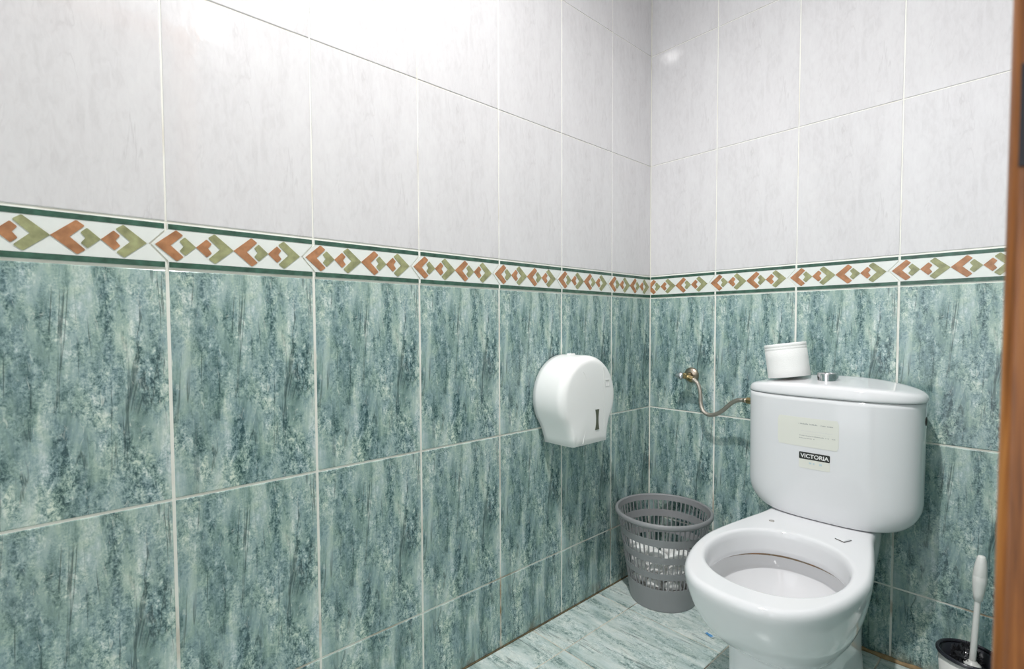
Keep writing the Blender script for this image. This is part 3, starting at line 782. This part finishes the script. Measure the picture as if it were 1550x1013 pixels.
# ------------------------------------------------------------------ scrap on the floor
mb = MB(); px, py = .3680, -.2525
nx, ny = 8, 4; top = []
for l in (0, 1):
    for j in range(ny + 1):
        for i in range(nx + 1):
            u, v = i / nx - .5, j / ny - .5; x = px + u * .034 + v * .004; y = py - u * .010 + v * .012
            top.append((x, y, .0004 + l * .0012 + .0016 * abs(math.sin(5 * u + 2 * v)) * (1 if l else .8)))
k = (nx + 1) * (ny + 1)
for j in range(ny):
    for i in range(nx):
        a = j * (nx + 1) + i; m_ = M['blue'] if 1 < i < 7 and j < 3 else M['scrap']
        mb.add([top[k + a], top[k + a + 1], top[k + a + nx + 2], top[k + a + nx + 1]], [(0, 1, 2, 3)], m_)
        mb.add([top[a], top[a + nx + 1], top[a + nx + 2], top[a + 1]], [(0, 1, 2, 3)], M['scrap'])
tag(mb.build('wrapper_scrap', recalc=False), 'small blue and white wrapper scrap on the floor between bin and toilet', 'litter')

# ------------------------------------------------------------------ unseen lamps added to light the room, placed from highlights and shadows
def lamp(name, label, base, axis, bulbs, r, m, plate):
    t = thing(name, label, 'lamp', base)
    ax = Vector(axis); mb = MB(); mb.lathe([(0, .0), (plate, .0), (plate, .012), (plate * .8, .022), (0, .024)], M['plastic'], base, axis, 32); mb.build('mount', t)
    for p in bulbs:
        b = MB(); prof = [(r * math.sin(PI * i / 14), -r * math.cos(PI * i / 14)) for i in range(15)]
        b.lathe(prof, m, p, (0, 0, 1), 24); q = b.build('bulb', t)
        s_ = MB(); pv = Vector(p); foot = pv - ax * ((pv - Vector(base)).dot(ax) - .012); s_.tube([foot, pv - ax * (r * .96)], .012, M['plastic'], 16); s_.build('socket', t)
    return t
LX, LY = .665, -1.25
t = thing('unseen_ceiling_lamp', 'unseen ceiling lamp with one small spot reflector, added above the middle of the room', 'lamp', (LX, LY, HC))  # unseen lamp, added where the hose shadow and corner highlight point
mb = MB(); mb.lathe([(0, 0), (.07, 0), (.07, .012), (.06, .022), (0, .024)], M['plastic'], (LX, LY, HC), (0, 0, -1), 40); mb.build('mount', t)
mb = MB(); mb.lathe([(.010, .022), (.010, .045), (.026, .055), (.036, .110), (.0345, .110), (.024, .057), (.0, .052)], M['plastic'], (LX, LY, HC), (0, 0, -1), 32); sh = mb.build('reflector', t)  # added so that the light is thrown mostly downwards
ld = bpy.data.lights.new('spot_bulb', 'SPOT'); ld.energy = 188.; ld.shadow_soft_size = .024; ld.spot_size = math.radians(128); ld.spot_blend = 1.; ld.color = (1., .995, .985)
lo = bpy.data.objects.new('spot_bulb', ld); COL.objects.link(lo); lo.parent = t; lo.location = (0, 0, -.15); lo.rotation_euler = (math.radians(9), 0, 0)
lamp('unseen_wall_lamp', 'unseen small lamp with one bulb, added on the right wall beside the door frame', (XR, -1.198, 1.93), (-1, 0, 0), [(.985, -1.198, 1.93)], .018, M['bulb_small'], .034)  # unseen bulb, added for the highlight on the left wall

# ------------------------------------------------------------------ world, camera, view
w = bpy.data.worlds.new('World'); sc.world = w; w.use_nodes = True
w.node_tree.nodes['Background'].inputs[0].default_value = (.95, .97, 1, 1); w.node_tree.nodes['Background'].inputs[1].default_value = 2.8
cam = bpy.data.cameras.new('camera'); co = bpy.data.objects.new('camera', cam); COL.objects.link(co); sc.camera = co
yaw, pit, rol = -.824653429, -.0379905096, -.00350781095
cy_, sy_, cp, sp = math.cos(yaw), math.sin(yaw), math.cos(pit), math.sin(pit)
F = Vector((sy_ * cp, cy_ * cp, sp)); Rv = Vector((cy_, -sy_, 0)); U = Rv.cross(F)
Rr = Rv * math.cos(rol) + U * math.sin(rol); Ur = -Rv * math.sin(rol) + U * math.cos(rol)
mat = Matrix(((Rr.x, Ur.x, -F.x, 1.057394), (Rr.y, Ur.y, -F.y, -1.6329048), (Rr.z, Ur.z, -F.z, .8990487), (0, 0, 0, 1)))
co.matrix_world = mat
cam.sensor_fit = 'HORIZONTAL'; cam.sensor_width = 36; cam.lens = 769.444555 / 1550 * 36
cam.shift_x = -(787.36256 - 775) / 1550; cam.shift_y = (522.9158 - 506.5) / 1550
cam.clip_start = .02; cam.dof.use_dof = True; cam.dof.focus_distance = 1.6; cam.dof.aperture_fstop = 7.1
vs_ = sc.view_settings; vs_.view_transform = 'Standard'; vs_.look = 'None'; vs_.gamma = 1; vs_.use_curve_mapping = False; vs_.exposure = -.50
sc.display_settings.display_device = 'sRGB'
sc.cycles.max_bounces = 10; sc.cycles.diffuse_bounces = 6; sc.cycles.caustics_reflective = False; sc.cycles.caustics_refractive = False
sc.cycles.use_denoising = True; sc.cycles.blur_glossy = .05; sc.cycles.sample_clamp_indirect = 12.
